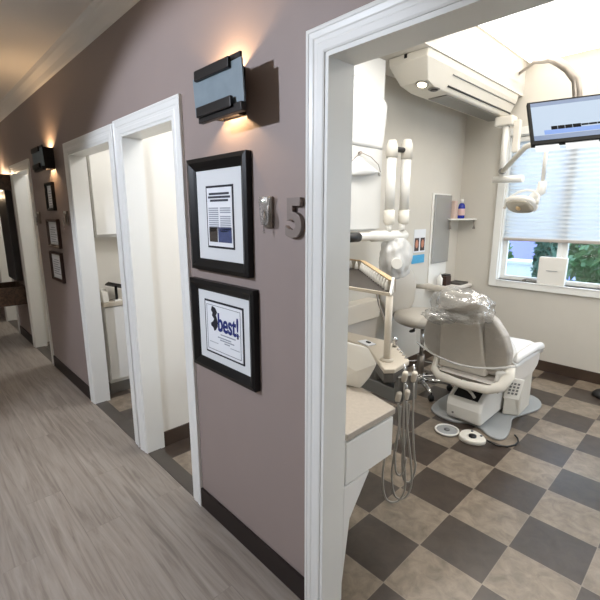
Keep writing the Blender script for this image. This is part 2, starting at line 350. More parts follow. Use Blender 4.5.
# cased openings: fluted casing (front), jamb lining
def casing_profile(wd):      # (offset across the board, depth)
    return [(0, 0), (0, .011), (.006, .0135), (.026, .014), (.029, .012), (.042, .0125), (.046, .015), (wd-.014, .0165), (wd-.012, .0185), (wd-.003, .0185), (wd, .016), (wd, 0)]
CW = .075
def cased(idx, x0, x1, h, cw=CW):
    root = bpy.data.objects.new('door_%d' % idx, None); C.objects.link(root); ORG[root.name] = Vector((0, 0, 0)); root['kind'] = 'structure'
    cp = casing_profile(cw); bb = MB()
    # mitred ring swept round the opening: left leg, head, right leg
    ring = []
    for t, d in cp:
        ring.append([(x0-t, -d, 0), (x0-t, -d, h+t), (x1+t, -d, h+t), (x1+t, -d, 0)])
    bm = bb.bm; V = [[bm.verts.new(p) for p in r] for r in ring]
    for i in range(len(V)-1):
        for k in range(3): bm.faces.new([V[i][k], V[i][k+1], V[i+1][k+1], V[i+1][k]])
    for k in range(3): bm.faces.new([V[-1][k], V[-1][k+1], V[0][k+1], V[0][k]])
    bm.faces.new([v[0] for v in V]); bm.faces.new([v[3] for v in V][::-1])
    bb.build('casing', M['trim'], root)
    j = MB(); j.box(x0-.002, -.008, 0, x0+.014, .114, h); j.box(x1-.014, -.008, 0, x1+.002, .114, h); j.box(x0+.014, -.008, h-.014, x1-.014, .114, h+.002)
    j.build('jamb', M['trim'], root)
    ib = MB(); ib.box(x0-.07, .111, 0, x0-.003, .121, h+.07); ib.box(x1+.003, .111, 0, x1+.07, .121, h+.07); ib.box(x0-.003, .111, h+.003, x1+.003, .121, h+.07)
    ib.build('inner_casing', M['trim'], root, bevel=.004)
    return root
for i, (x0, x1, h) in enumerate(DO): cased(i+1, x0, x1, h, CW if i != 1 else .083)

# window: casing, sashes, panes, sill
win = bpy.data.objects.new('window_1', None); C.objects.link(win); ORG[win.name] = Vector((0, 0, 0)); win['kind'] = 'structure'; win['label'] = 'white casement window of the treatment room'
b = MB(); t = .075
b.box(WX0-t, 3.575, WZ0-t, WX0, 3.6, WZ1+t); b.box(WX1, 3.575, WZ0-t, WX1+t, 3.6, WZ1+t); b.box(WX0, 3.575, WZ1, WX1, 3.6, WZ1+t); b.box(WX0, 3.575, WZ0-t, WX1, 3.6, WZ0)
b.box(WX0, 3.57, WZ0-.012, WX1, 3.75, WZ0); b.box(WX0-.001, 3.6, WZ0, WX0+.012, 3.75, WZ1); b.box(WX1-.012, 3.6, WZ0, WX1, 3.75, WZ1); b.box(WX0, 3.6, WZ1-.012, WX1, 3.75, WZ1)
b.build('window_frame', M['trim'], win, bevel=.004)
sx = [(WX0+.012, -.30), (-.30, .48), (.48, WX1-.012)]
for x0, x1 in sx:
    b = MB(); q = .045
    b.box(x0, 3.66, WZ0, x0+q, 3.70, WZ1-.012); b.box(x1-q, 3.66, WZ0, x1, 3.70, WZ1-.012); b.box(x0+q, 3.66, WZ0, x1-q, 3.70, WZ0+q); b.box(x0+q, 3.66, WZ1-q-.012, x1-q, 3.70, WZ1-.012)
    sash = b.build('sash', M['trim'], win, bevel=.004)
    MB().box(x0+q, 3.678, WZ0+q, x1-q, 3.682, WZ1-q-.012).build('pane', M['glass'], sash)
for cx in (-.61, .05):
    b = MB(); b.lathe([(.016, 0), (.02, .01), (.012, .022)], (cx, 3.64, WZ0), seg=12); b.tube([(cx, 3.64, WZ0+.02), (cx+.03, 3.63, WZ0+.03), (cx+.10, 3.63, WZ0+.022), (cx+.13, 3.63, WZ0+.018)], [.008, .007, .006, .008], 8)
    b.build('crank_handle', M['nickel'], win)
KEEP_ORIGIN[0] = False

# ------------------------------------------------------------------ outside
KEEP_ORIGIN[0] = True
struct(MB().box(-30, 3.8, -.4, 30, 40, -.3).build('ground', M['ground']))
KEEP_ORIGIN[0] = False
t = thing('house', 'periwinkle blue house beyond the window, left pane', 'house', (-2.2, 7.5, -.3))
MB().box(-3.6, 7.0, -.3, -1.42, 9.5, 4.2).build('wall', M['house'], t)
MB().prism([(-3.9, 6.8, 4.2), (-1.2, 6.8, 4.2), (-2.5, 6.8, 5.4)], (0, 3, 0)).build('roof', M['roof'], t)
b = MB(); b.box(-1.50, 6.96, -.3, -1.41, 7.0, 4.2); b.box(-3.6, 6.96, .35, -1.5, 7.0, .45); b.build('corner_board', M['ac'], t)
def tree(name, label, loc, r, h, n, m, sd):
    rnd = random.Random(sd); t = thing(name, label, 'tree', loc)
    MB().tube([loc, (loc[0]+.05, loc[1], loc[2]+h*.5), (loc[0], loc[1]+.05, loc[2]+h*.9)], [.08, .06, .02], 8).build('trunk', M['bark'], t)
    b = MB(); bm = b.bm
    for i in range(n):
        th = rnd.uniform(0, 2*PI); ph = math.acos(rnd.uniform(-1, 1)); rr = r*(.55+.45*rnd.random()**.5)*(1+.35*noise.noise(Vector((th*1.5, ph*3, sd))))
        p = Vector(loc)+Vector((rr*math.sin(ph)*math.cos(th), rr*math.sin(ph)*math.sin(th), h*.55+rr*math.cos(ph)*h/r*.42))
        a = Vector((rnd.uniform(-1, 1), rnd.uniform(-1, 1), rnd.uniform(-1, 1))).normalized()*rnd.uniform(.05, .09); c = a.orthogonal().normalized()*.035
        bm.faces.new([bm.verts.new(q) for q in (p-a, p+c, p+a, p-c)])
    b.build('foliage', m, t)
tree('leafy_tree', 'bushy green tree filling the right window pane', (.0, 6.0, -.3), .80, 3.0, 5600, M['leaf'], 1)
tree('leafy_tree', 'slim blue green tree beside the window mullion', (-.675, 4.55, -.3), .11, 2.4, 1000, M['leaf2'], 2)
tree('leafy_tree', 'green shrub at the left edge of the window', (-1.72, 5.9, -.3), .22, 1.5, 700, M['leaf'], 3)
t = thing('utility_cabinet', 'white utility cabinet outside the left window pane', 'cabinet', (-1.1, 5.1, -.3))
MB().box(-1.28, 4.95, -.3, -.93, 5.25, .93).build('body', M['ac'], t, bevel=.01); MB().box(-1.30, 4.93, .93, -.91, 5.27, .97).build('lid', M['ac'], t, bevel=.005)

# ================================================================== HALL WALL OBJECTS
def sconce(x, label):
    t = thing('wall_sconce', label, 'wall lamp', (x, 0, 1.95), 'sconces on the hall wall')
    b = MB(); b.box(x-.14, -.006, 1.96, x+.012, 0, 2.125); b.box(x-.14, -.10, 1.955, x-.13, -.006, 2.125); b.box(x+.002, -.10, 1.955, x+.012, -.006, 2.125); b.box(x-.13, -.10, 1.955, x+.002, -.094, 2.125)
    b.build('housing', M['bronze'], t, bevel=.002)
    MB().obox((x-.157, -.118, 1.955), (.315, .0, .006), (0, .008, 0), (-.006, -.004, .138)).build('front_panel', M['slate'], t, bevel=.003)
    MB().obox((x-.130, -.112, 2.085), (.262, 0, .002), (0, .010, 0), (0, 0, .036)).build('upper_plate', M['bronze'], t, bevel=.002)
    MB().obox((x-.132, -.134, 2.076), (.225, 0, .0), (0, .013, 0), (0, 0, .036)).build('upper_bar', M['bronze'], t, bevel=.003)
    MB().obox((x-.122, -.128, 1.928), (.275, 0, .004), (0, .022, 0), (0, 0, .030)).build('lower_plate', M['bronze'], t, bevel=.002)
    MB().obox((x-.118, -.140, 1.946), (.225, 0, .004), (0, .013, 0), (0, 0, .036)).build('lower_bar', M['bronze'], t, bevel=.003)
    MB().tube([(x-.11, -.047, 2.045), (x-.02, -.047, 2.045)], .014, 10).build('bulb', M['bulb'], t)
    for nm, z, dz, e in (('sconce_light', 2.085, 1, 20), ('sconce_light', 2.0, -1, 10)):
        l = light(nm, 'POINT', (x-.065, -.047, z), e*.38, (1, .66, .36), .012)
sconce(-.512, 'slate panel sconce on the wall above the framed documents, near the open doorway')
sconce(-3.14, 'slate panel sconce further down the hall, above three small frames')

def frame(x0, x1, z0, z1, fw, d, fm, label, mw, name='picture_frame', group=None, liner_m=None):
    x0 += .024; x1 += .012; z0 += .004; z1 -= .002
    t = thing(name, label, 'picture', ((x0+x1)/2, 0, z0), group)
    bb = MB(); bm = bb.bm; pr = [(0, 0), (0, d), (fw*.35, d*1.15), (fw*.8, d*.75), (fw, d*.5), (fw, 0)]; V = []
    for tt, dd in pr: V.append([bm.verts.new(p) for p in ((x0+tt, -dd, z0+tt), (x1-tt, -dd, z0+tt), (x1-tt, -dd, z1-tt), (x0+tt, -dd, z1-tt))])
    for i in range(len(V)):
        for k in range(4): bm.faces.new([V[i][k], V[i][(k+1) % 4], V[(i+1) % len(V)][(k+1) % 4], V[(i+1) % len(V)][k]])
    bb.build('frame_rail', fm, t)
    MB().box(x0+fw*.9, -d*.4, z0+fw*.9, x1-fw*.9, -.001, z1-fw*.9).build('mat_board', M['mat'], t)
    ix0, ix1, iz0, iz1 = x0+fw+mw[0], x1-fw-mw[1], z0+fw+mw[2], z1-fw-mw[3]
    if liner_m: MB().box(ix0-.009, -d*.46, iz0-.009, ix1+.009, -d*.4, iz1+.009).build('inner_mat', liner_m, t)
    MB().box(ix0, -d*.52, iz0, ix1, -d*.46, iz1).build('print', M['paper'], t)
    return t, (ix0, ix1, iz0, iz1), -d*.52
# upper frame: newspaper clipping
t, (x0, x1, z0, z1), y = frame(-.945, -.487, 1.335, 1.83, .052, .028, M['black_frame'], 'black framed newspaper clipping, upper of the two large frames under the sconce', (.085, .068, .062, .075), liner_m=M['black_ink'])
W = x1-x0; yy = y-.0012
b = MB()
for k, (a, c) in enumerate(((.10, .90), (.06, .94), (.14, .86))): b.box(x0+W*a, yy, z1-.030-k*.014, x0+W*c, y, z1-.021-k*.014)
b.build('headline', M['ink'], t)
b = MB()
for col in ((.06, .46), (.53, .94)):
    for k in range(12):
        if col[0] > .5 and k in (3,): continue
        b.box(x0+W*col[0], yy, z1-.088-k*.0088, x0+W*(col[1]-(.1 if k == 11 else 0)), y, z1-.083-k*.0088)
b.build('article_text', M['greytext'], t)
MB().box(x0+W*.06, yy, z0+.018, x0+W*.40, y, z0+.082).build('photo_left', M['photo1'], t)
MB().box(x0+W*.43, yy, z0+.018, x0+W*.96, y, z0+.082).build('photo_right', M['photo2'], t)
# lower frame: award sheet
t, (x0, x1, z0, z1), y = frame(-.975, -.46, .853, 1.294, .05, .028, M['black_frame'], 'black framed award sheet reading best, lower of the two large frames', (.062, .05, .045, .05), liner_m=M['black_ink'])
W = x1-x0; H = z1-z0; yy = y-.0012
b = MB(); q = .012
for bx in ((x0+q, z0+q, x1-q, z0+q+.0015), (x0+q, z1-q-.0015, x1-q, z1-q), (x0+q, z0+q, x0+q+.0015, z1-q), (x1-q-.0015, z0+q, x1-q, z1-q)): b.box(bx[0], yy, bx[1], bx[2], y, bx[3])
b.build('border_line', M['ink'], t)
text('lettering', 'best!', (x0+W*.635, yy, z0+H*.625), .118, M['navy'], t, thick=.0026, sx=.72)
sil = [(.20, .93), (.29, .90), (.34, .82), (.30, .76), (.33, .70), (.35, .62), (.34, .54), (.28, .46), (.24, .44), (.22, .50), (.16, .53), (.15, .58), (.22, .63), (.25, .68), (.19, .74), (.21, .80), (.17, .84)]
MB().prism([(x0+W*u, yy, z0+H*v) for u, v in sil], (0, .001, 0)).build('state_silhouette', M['black_ink'], t)
b = MB()
for u0, u1, v in ((.38, .93, .49), (.42, .82, .395), (.34, .70, .33), (.40, .78, .285), (.52, .66, .24)): b.box(x0+W*u0, yy, z0+H*v, x0+W*u1, y, z0+H*(v+.022))
b.box(x0+W*.10, yy, z0+H*.20, x0+W*.34, y, z0+H*.21); b.box(x0+W*.68, yy, z0+H*.20, x0+W*.92, y, z0+H*.21)
b.build('award_text', M['greytext'], t)
MB().prism([(x0+W*(.88+.025*math.cos(k*PI/3)), yy, z0+H*(.455+.025*math.sin(k*PI/3))) for k in range(6)], (0, .001, 0)).build('seal_mark', M['ink'], t)
# three small frames down the hall
for (x0, x1, z0, z1, fm, lab) in ((-3.48, -3.24, 1.615, 1.86, M['black_frame'], 'small black framed certificate right under the far sconce, topmost of three'),
                                  (-3.575, -3.21, 1.29, 1.548, M['brown_frame'], 'small brown framed certificate, middle of the three under the far sconce'),
                                  (-3.60, -3.225, .982, 1.256, M['brown_frame'], 'small brown framed certificate, lowest of the three under the far sconce')):
    t, (a0, a1, c0, c1), y = frame(x0, x1, z0, z1, .026, .024, fm, lab, (.02, .02, .02, .02), group='small frames under the far sconce')
    b = MB()
    for k in range(7): b.box(a0+(a1-a0)*(.1 if k else .25), y-.001, c1-.03-k*.021, a1-(a1-a0)*(.12+.1*(k % 3)-(0 if k else -.13)), y, c1-.024-k*.021)
    b.build('print_lines', M['greytext'], t)
# numeral
cu = bpy.data.curves.new('numeral', 'FONT'); cu.body = '5'; cu.size = .182; cu.extrude = .008; cu.offset = .0045; cu.align_x = 'LEFT'; cu.bevel_depth = .0015
o = font_mesh('room_number', cu, M['numeral']); o.location = (-.268, -.010, 1.516); o.rotation_euler = (PI/2, 0, 0)
tag(o, 'satin metal numeral 5 on the mauve wall beside the wide doorway', 'number sign')
# clear wall holders / flag signals
def wallclip(x, z, label, wd=.062, ht=.115, parts=True):
    t = thing('wall_flag_holder', label, 'wall holder', (x, 0, z), 'flag holders on the hall wall')
    MB().box(x-wd*.4, -.012, z, x+wd*.4, 0, z+ht).build('back_plate', M['nickel'], t, bevel=.003)
    def leaf(u, v):
        return Vector((x-wd*.55+wd*1.1*u+.006*math.sin(v*7), -.016-.022*u*(1-v)-.008*abs(math.sin(5*v+3*u)), z+.012+(ht-.012)*v))
    MB().sheet(leaf, 6, 8).build('clear_sleeve', M['bag'], t, solid=.001)
    MB().box(x-wd*.3, -.022, z+ht-.025, x+wd*.2, -.012, z+ht-.004).build('white_tab', M['white'], t, bevel=.002)
    def leaf2(u, v):
        return Vector((x+wd*(-.2+.35*v+.5*u*(1-v)), -.03-.012*u, z+ht*.55-ht*.72*v))
    MB().sheet(leaf2, 3, 6).build('film_flag', M['bag'], t, solid=.001)
wallclip(-.372, 1.54, 'clear plastic wall holder with crinkled film, beside the numeral')
wallclip(-2.945, 1.50, 'small metal wall holder between the small frames and the middle opening')
wallclip(-3.85, 1.50, 'small metal wall holder beside the far narrow opening')

# far end of the hall: walnut chart station
t = thing('wall_chart_station', 'dark charcoal and walnut chart station on the far hall wall', 'wall rack', (-5.5, 0, .7))
MB().box(-5.55, -.07, .80, -5.05, 0, 1.86).build('back_panel', M['rackgrey'], t, bevel=.004)
b = MB(); b.box(-5.72, -.15, 1.86, -4.97, 0, 2.03); b.build('valance', M['dwood'], t, bevel=.004)
MB().box(-5.62, -.12, 1.85, -5.1, -.08, 1.86).build('light_strip', M['lamp_glow'], t)
light('station_light', 'POINT', (-5.4, -.09, 2.07), 4, (1, .72, .45), .02); light('station_light', 'POINT', (-5.45, -.13, 1.80), 1.5, (1, .72, .45), .02)
t = thing('planter_box', 'dark walnut open box mounted low on the far hall wall', 'box', (-5.15, -.14, .52))
b = MB(); x0, x1, y0, y1, z0, z1 = -5.5, -4.98, -.28, -.0, .52, .74
b.box(x0, y0, z0, x1, y1, z0+.015); b.box(x0, y0, z0+.015, x1, y0+.018, z1); b.box(x0, y1-.018, z0+.015, x1, y1, z1); b.box(x0, y0+.018, z0+.015, x0+.018, y1-.018, z1); b.box(x1-.018, y0+.018, z0+.015, x1, y1-.018, z1)
b.build('box_body', M['dwood'], t, bevel=.002)

# ================================================================== ROOMS THROUGH THE NARROW OPENINGS
t = thing('base_cabinet', 'white base cabinet with steel toe kick behind the middle opening', 'cabinet', (-2.87, .8, 0))
MB().box(-2.915, .17, .10, -2.835, 1.3, .80).build('body', M['cabinet'], t)
MB().box(-2.835, .175, .13, -2.82, .70, .795).build('door', M['cabinet'], t, bevel=.003); MB().box(-2.835, .71, .13, -2.82, 1.29, .795).build('door', M['cabinet'], t, bevel=.003)
MB().box(-2.915, .17, 0, -2.84, 1.3, .10).build('toe_kick', M['steel'], t)
o = MB().box(-2.915, .165, .803, -2.81, 1.32, .84).build('countertop', M['beige'], bevel=.004); tag(o, 'beige countertop on the base cabinet behind the middle opening', 'countertop')
t = thing('wall_cabinet', 'white wall cabinet over the counter behind the middle opening', 'cabinet', (-2.87, .8, 1.42))
MB().box(-2.915, .165, 1.40, -2.84, 1.3, 2.5).build('body', M['cabinet'], t); MB().box(-2.84, .17, 1.42, -2.82, .72, 2.48).build('door', M['cabinet'], t, bevel=.003); MB().box(-2.84, .73, 1.42, -2.82, 1.28, 2.48).build('door', M['cabinet'], t, bevel=.003)
t = thing('tablet_stand', 'black tablet tilted on the counter behind the middle opening', 'tablet', (-2.855, .29, .842))
MB().obox((-2.90, .22, .98), (.085, 0, .03), (0, .16, -.05), (0, .003, .012)).build('tablet', M['black'], t, bevel=.002); MB().tube([(-2.865, .30, .842), (-2.865, .30, .97)], .012, 8).build('stand', M['black'], t)
MB().box(-2.90, .27, .842, -2.82, .33, .85).build('base', M['white'], t)
t = thing('paper_bag', 'small white paper bag on the counter behind the middle opening', 'bag', (-2.86, .19, .842))
MB().prism([(-2.90, .17, .842), (-2.82, .17, .842), (-2.84, .17, .93), (-2.88, .17, .96)], (0, .05, 0)).build('bag_body', M['white'], t, bevel=.004)
t = thing('storage_cabinet', 'white cabinet with black pulls behind the far narrow opening', 'cabinet', (-4.7, .8, 0))
MB().box(-4.98, .5, .0, -4.5, 1.45, 2.3).build('body', M['cabinet'], t)
for z0, z1 in ((.12, .70), (.72, 1.10), (1.12, 2.25)):
    d = MB().box(-4.5, .51, z0, -4.48, 1.44, z1).build('door', M['cabinet'], t, bevel=.003)
    MB().tube([(-4.46, .56, z1-.12), (-4.46, .56, z1-.03)], .008, 8).build('pull', M['black'], d)

# ================================================================== TREATMENT ROOM
# --- pedestal counter right behind the wall pier
t = thing('pedestal_cabinet', 'white drawer cabinet with tapered gable just inside the wide doorway', 'cabinet', (-.5, .3, 0))
MB().box(-1.0, .155, .49, -.122, .50, .70).build('body', M['cabinet'], t, bevel=.004)
MB().box(-.122, .16, .50, -.105, .49, .69).build('drawer_front', M['cabinet'], t, bevel=.005)
MB().prism([(-.15, .155, .49), (-.15, .33, .49), (-.15, .20, .32), (-.15, .155, .0)], (.04, 0, 0)).build('gable', M['cabinet'], t, bevel=.004)
MB().prism([(-1.0, .155, .49), (-1.0, .33, .49), (-1.0, .20, .32), (-1.0, .155, .0)], (.04, 0, 0)).build('gable', M['cabinet'], t, bevel=.004)
o = MB().prism([(-.098, .155, .705), (-.098, .492, .705), (-.33, .56, .705), (-1.0, .58, .705), (-1.0, .155, .705)], (0, 0, .03)).build('countertop', M['laminate'], bevel=.004); tag(o, 'stone patterned countertop on the drawer cabinet by the doorway', 'countertop')
t = thing('waste_bin', 'white tilted plastic box standing on the stone patterned countertop', 'box', (-.4, .5, .737))
pts = [(-.415, .53, .962), (-.31, .56, .955), (-.25, .555, .886), (-.345, .515, .832), (-.40, .505, .85), (-.335, .54, .737), (-.47, .50, .737), (-.48, .50, .85), (-.53, .56, .95), (-.50, .565, .737), (-.30, .57, .80)]
MB().hull(pts).build('box_body', M['white'], t, bevel=.006)

# --- delivery unit on its steel arm
t = thing('dental_delivery_unit', 'beige dental delivery unit on a steel arm with handpiece hoses', 'dental unit', (-.45, .8, 0))
top = [(-.82, .86), (-.69, .85), (-.505, .82), (-.24, .60), (-.205, .64), (-.222, .80), (-.415, .978), (-.51, 1.0), (-.80, .98)]
MB().prism([(x, y, .825) for x, y in top], (0, 0, .025)).build('console_top', M['beige'], t, bevel=.006)
MB().prism([(x*.97-.012, y*.97+.022, .775) for x, y in top], (0, 0, .05)).build('console_body', M['darkgrey'], t, bevel=.006)
MB().box(-.60, .84, .851, -.50, .90, .856, rot=-.3).build('paper_slip', M['paper'], t)
MB().box(-.555, .865, .857, -.525, .88, .862, rot=-.3).build('clip', M['black'], t)
MB().lathe([(.012, 0), (.010, .03), (.014, .036), (.014, .055), (.005, .06)], (-.40, .93, .85), seg=12).build('air_valve', M['chrome'], t)
for k in range(4): MB().lathe([(.008, 0), (.006, .01)], (-.355+.035*k, .90-.03*k, .85), seg=8).build('port', M['chrome'], t)
MB().lathe([(.035, 0), (.035, .006), (.02, .012)], (-.305, .715, .85), seg=20).build('pole_foot', M['beige'], t)
MB().tube([(-.305, .715, .85), (-.305, .715, 1.189)], .018, 16).build('support_pole', M['cream'], t)
MB().tube([(-.31, .72, 1.02), (-.47, .86, 1.10), (-.50, .88, 1.15), (-.48, .88, 1.184)], .005, 8).build('wire_bracket', M['nickel'], t)
ar = MB(); ar.obox((-.60, .73, .645), (.365, -.035, 0), (.03, .13, 0), (0, 0, .075)); ar.build('steel_arm', M['steel'], t, bevel=.006)
ar = MB(); ar.lathe([(.05, 0), (.05, .055)], (-.36, .78, .72), seg=20); ar.build('pivot', M['darkgrey'], t)
MB().tube([(-.62, .86, .69), (-.75, .88, .60), (-.80, .88, .30), (-.80, .88, .02)], .03, 12).build('stand_column', M['steel'], t)
MB().lathe([(.13, 0), (.13, .015), (.05, .03)], (-.80, .88, 0), seg=24).build('floor_base', M['steel'], t)
# holders and hoses
hb = MB(); hb.obox((-.235, .685, .655), (.04, .12, 0), (.03, -.01, 0), (0, 0, .14)); hb.build('holder_block', M['steel'], t, bevel=.004)
hold = [(-.205, .685, .69), (-.178, .715, .70), (-.165, .755, .79), (-.185, .70, .80)]
for k, (x, y, z) in enumerate(hold):
    h = MB().lathe([(.012, -.03), (.015, -.02), (.015, .02), (.011, .03)], (x, y, z), (.3, -.2, 1), seg=12).build('holder_ring', M['cream'], t)
    MB().tube([(x, y, z-.03), (x-.004, y+.003, z+.04), (x-.012, y+.01, z+.06)], [.006, .007, .005], 8).build('handpiece', M['chrome'], h)
random.seed(3)
for k in range(4):
    x, y, z = hold[k]; bot = (.085, .105, .19, .25)[k]
    dx, dy = rgt.x, rgt.y
    pts = []
    ctrl = [(x, y, z-.03, 0), (x, y, .52, .015), (x, y, .34, .045), (x, y, bot+.10, .06), (x, y, bot+.025, .04), (x, y, bot, .0), (x, y, bot+.03, -.042), (x, y, bot+.15, -.062), (x, y, .40, -.05), (x, y, .56, -.03), (x, y, .655, -.028)]
    n = 40
    def cr(p0, p1, p2, p3, t): return .5*((2*p1)+(-p0+p2)*t+(2*p0-5*p1+4*p2-p3)*t*t+(-p0+3*p1-3*p2+p3)*t**3)
    for i in range(len(ctrl)-1):
        q = [ctrl[max(i-1, 0)], ctrl[i], ctrl[i+1], ctrl[min(i+2, len(ctrl)-1)]]
        for s_ in range(5):
            tt = s_/5; o_ = cr(q[0][3], q[1][3], q[2][3], q[3][3], tt)*(1, .88, .6, .5)[k]; zz = cr(q[0][2], q[1][2], q[2][2], q[3][2], tt)
            pts.append((x+dx*o_, y+dy*o_, zz))
    MB().tube(pts, .0055, 8).build('hose', M['hose'], t)

# --- tip tray on the pole (rests on the pole: its own thing)
t = thing('instrument_tray', 'tan rimmed tray lined with white tips on the delivery unit pole', 'tray', (-.55, 1.0, 1.19))
fl = [(-.30, .705), (-.345, .785), (-.985, 1.37), (-1.20, 1.385), (-1.20, .90), (-.60, .70)]
MB().prism([(x, y, 1.19) for x, y in fl], (0, 0, .008)).build('tray_floor', M['traydark'], t)
b = MB(); wl = [(-.33, .775), (-.985, 1.375), (-1.30, 1.40)]
for (ax, ay), (bx, by) in zip(wl, wl[1:]): b.obox((ax, ay, 1.198), (bx-ax, by-ay, 0), (.012, .013, 0), (0, 0, .06))
b.build('tray_wall', M['beige'], t)
b = MB()
for (ax, ay), (bx, by) in zip(wl, wl[1:]): b.obox((ax-.012, ay-.012, 1.255), (bx-ax, by-ay, 0), (.022, .024, 0), (0, 0, .008))
b.build('tan_rim', M['tan'], t, bevel=.002)
b = MB(); b.obox((-.295, .70, 1.1895), (-.33, .0, 0), (0, .012, 0), (0, 0, .018)); b.build('front_lip', M['beige'], t, bevel=.002)
MB().prism([(-.30, .70, 1.198), (-.335, .775, 1.198), (-.335, .775, 1.275)], (.012, .006, 0)).build('end_cheek', M['white'], t)
b0 = None
for k in range(18):
    if k < 13: u = (k+.5)/13.5; ax, ay = -.335+(-.985+.335)*u-.011, .775+(1.37-.775)*u-.012
    else: u = (k-12.5)/5; ax, ay = -.995-.29*u, 1.365+.022*u-.014
    MB().lathe([(.010, 0), (.0135, .005), (.013, .028), (.007, .046), (.004, .056)], (ax, ay, 1.199), seg=10).build('white_tip', M['white'], t)
t = thing('syringe_bottle', 'small white bottle standing behind the tan rimmed tray rim', 'bottle', (-.98, 1.47, 1.19))
MB().lathe([(.022, 0), (.022, .07), (.012, .085), (.012, .10)], (-1.06, 1.27, 1.1985), seg=16).build('bottle_body', M['white'], t); MB().lathe([(.015, .10), (.015, .118), (.006, .124)], (-1.06, 1.27, 1.1985), seg=16).build('cap', M['white'], t)

# --- tall white cabinet at the left
t = thing('tall_wall_cabinet', 'tall white wall cabinet at the left behind the doorway jamb', 'cabinet', (-1.2, 1.35, 1.47))
MB().box(-1.35, 1.12, 1.47, -1.055, 1.64, 2.66).build('body', M['cab2'], t, bevel=.003)
MB().box(-1.055, 1.13, 1.48, -1.035, 1.635, 2.65).build('door', M['cab2'], t, bevel=.003)
def puff(u, v):
    top = 2.49-.10*u**2; y = 1.16+.475*u
    sh = math.sin(PI*min(1, v/.16)*.5)*(1-v)**.8
    return Vector((-1.034+.045*sh*(.45+.55*math.sin(PI*(.1+.75*u)))+.004*noise.noise(Vector((u*3, v*4, 1))), y, top+(2.05-top)*v))
o = MB().sheet(puff, 18, 14).build('plastic_cover', M['whitebag'], solid=.001); tag(o, 'white plastic cover bulging across the top of the tall cabinet front', 'cover')
t = thing('hanging_bag', 'white plastic bag hanging by a cord on the tall cabinet front', 'bag', (-1.0, 1.42, 1.72))
MB().tube([(-1.035, 1.36, 2.0), (-1.015, 1.36, 2.005)], .012, 10).build('hook', M['nickel'], t)
MB().tube([(-1.022, 1.24, 1.92), (-1.016, 1.31, 1.975), (-1.015, 1.36, 2.005), (-1.012, 1.47, 1.985), (-1.012, 1.56, 1.94), (-1.02, 1.60, 1.89)], .003, 6).build('cord', M['nickel'], t)
def bagf(u, v):
    yv = 1.20+.41*u; tp = 1.99-abs(u-.40)*.22; bt = 1.845+.05*u-.012*math.sin(PI*u)
    return Vector((-1.032+.05*math.sin(PI*min(max(u, .02), .98))**.7*math.sin(PI*min(v*.72+.04, 1)), yv, tp+(bt-tp)*v + .006*math.sin(u*9)*(1-v)))
MB().sheet(bagf, 16, 10).build('bag_body', M['whitebag'], t, solid=.002)

# --- x-ray arm
t = thing('xray_arm', 'white folding x-ray arm on the left wall with a bagged tube head', 'x-ray machine', (-1.2, 1.7, 1.0))
MB().box(-1.345, 1.14, 1.39, -1.30, 1.28, 1.46).build('wall_bracket', M['white'], t, bevel=.006)
MB().tube([(-1.30, 1.20, 1.425), (-1.0, 1.235, 1.425)], .03, 12).build('bracket_arm', M['white'], t)
MB().tube([(-1.0, 1.20, 1.43), (-1.0, 1.335, 1.43)], .034, 16).build('end_cap', M['black'], t)
MB().tube([(-1.0, 1.335, 1.43), (-1.0, 1.50, 1.428), (-1.0, 1.50, 1.428), (-1.0, 1.92, 1.424), (-1.0, 1.945, 1.424)], [.03, .03, .04, .042, .03], 18).build('horizontal_arm', M['white'], t)
MB().tube([(-.99, 1.69, 1.46), (-.99, 1.69, 1.52)], .022, 14).build('swivel_post', M['white'], t); MB().tube([(-.97, 1.84, 1.46), (-.97, 1.84, 1.52)], .022, 14).build('swivel_post', M['white'], t)
for x, y, h in ((-.99, 1.69, 0), (-.965, 1.85, .02)):
    MB().tube([(x, y, 1.51), (x, y, 1.53), (x, y, 1.62)], [.028, .042, .042], 18).build('elbow', M['offwhite'], t)
    MB().tube([(x, y, 1.62), (x, y, 2.0)], .036, 18).build('upright_tube', M['white'], t)
    MB().tube([(x, y, 2.0), (x, y, 2.08+h), (x, y, 2.12+h)], [.043, .043, .028], 18).build('shoulder', M['offwhite'], t)
MB().tube([(-.99, 1.69, 2.06), (-.965, 1.85, 2.06)], .02, 12).build('hinge_pin', M['black'], t)
MB().tube([(-.985, 1.84, 1.40), (-.97, 1.83, 1.33)], .02, 12).build('yoke', M['white'], t)
hd = MB().ell((-.99, 1.80, 1.21), (.09, .11, .10), amp=.05).build('tube_head', M['stoolv'], t)
MB().lathe([(.055, 0), (.055, .02), (.04, .03), (.04, .14)], (-.95, 1.75, 1.22), (.55, -.75, .05), seg=20).build('cone', M['white'], hd)
MB().ell((-.985, 1.80, 1.245), (.10, .15, .165), 40, 28, amp=.22, freq=3.0, seed=4, p=.85).build('plastic_bag', M['bag2'], t)

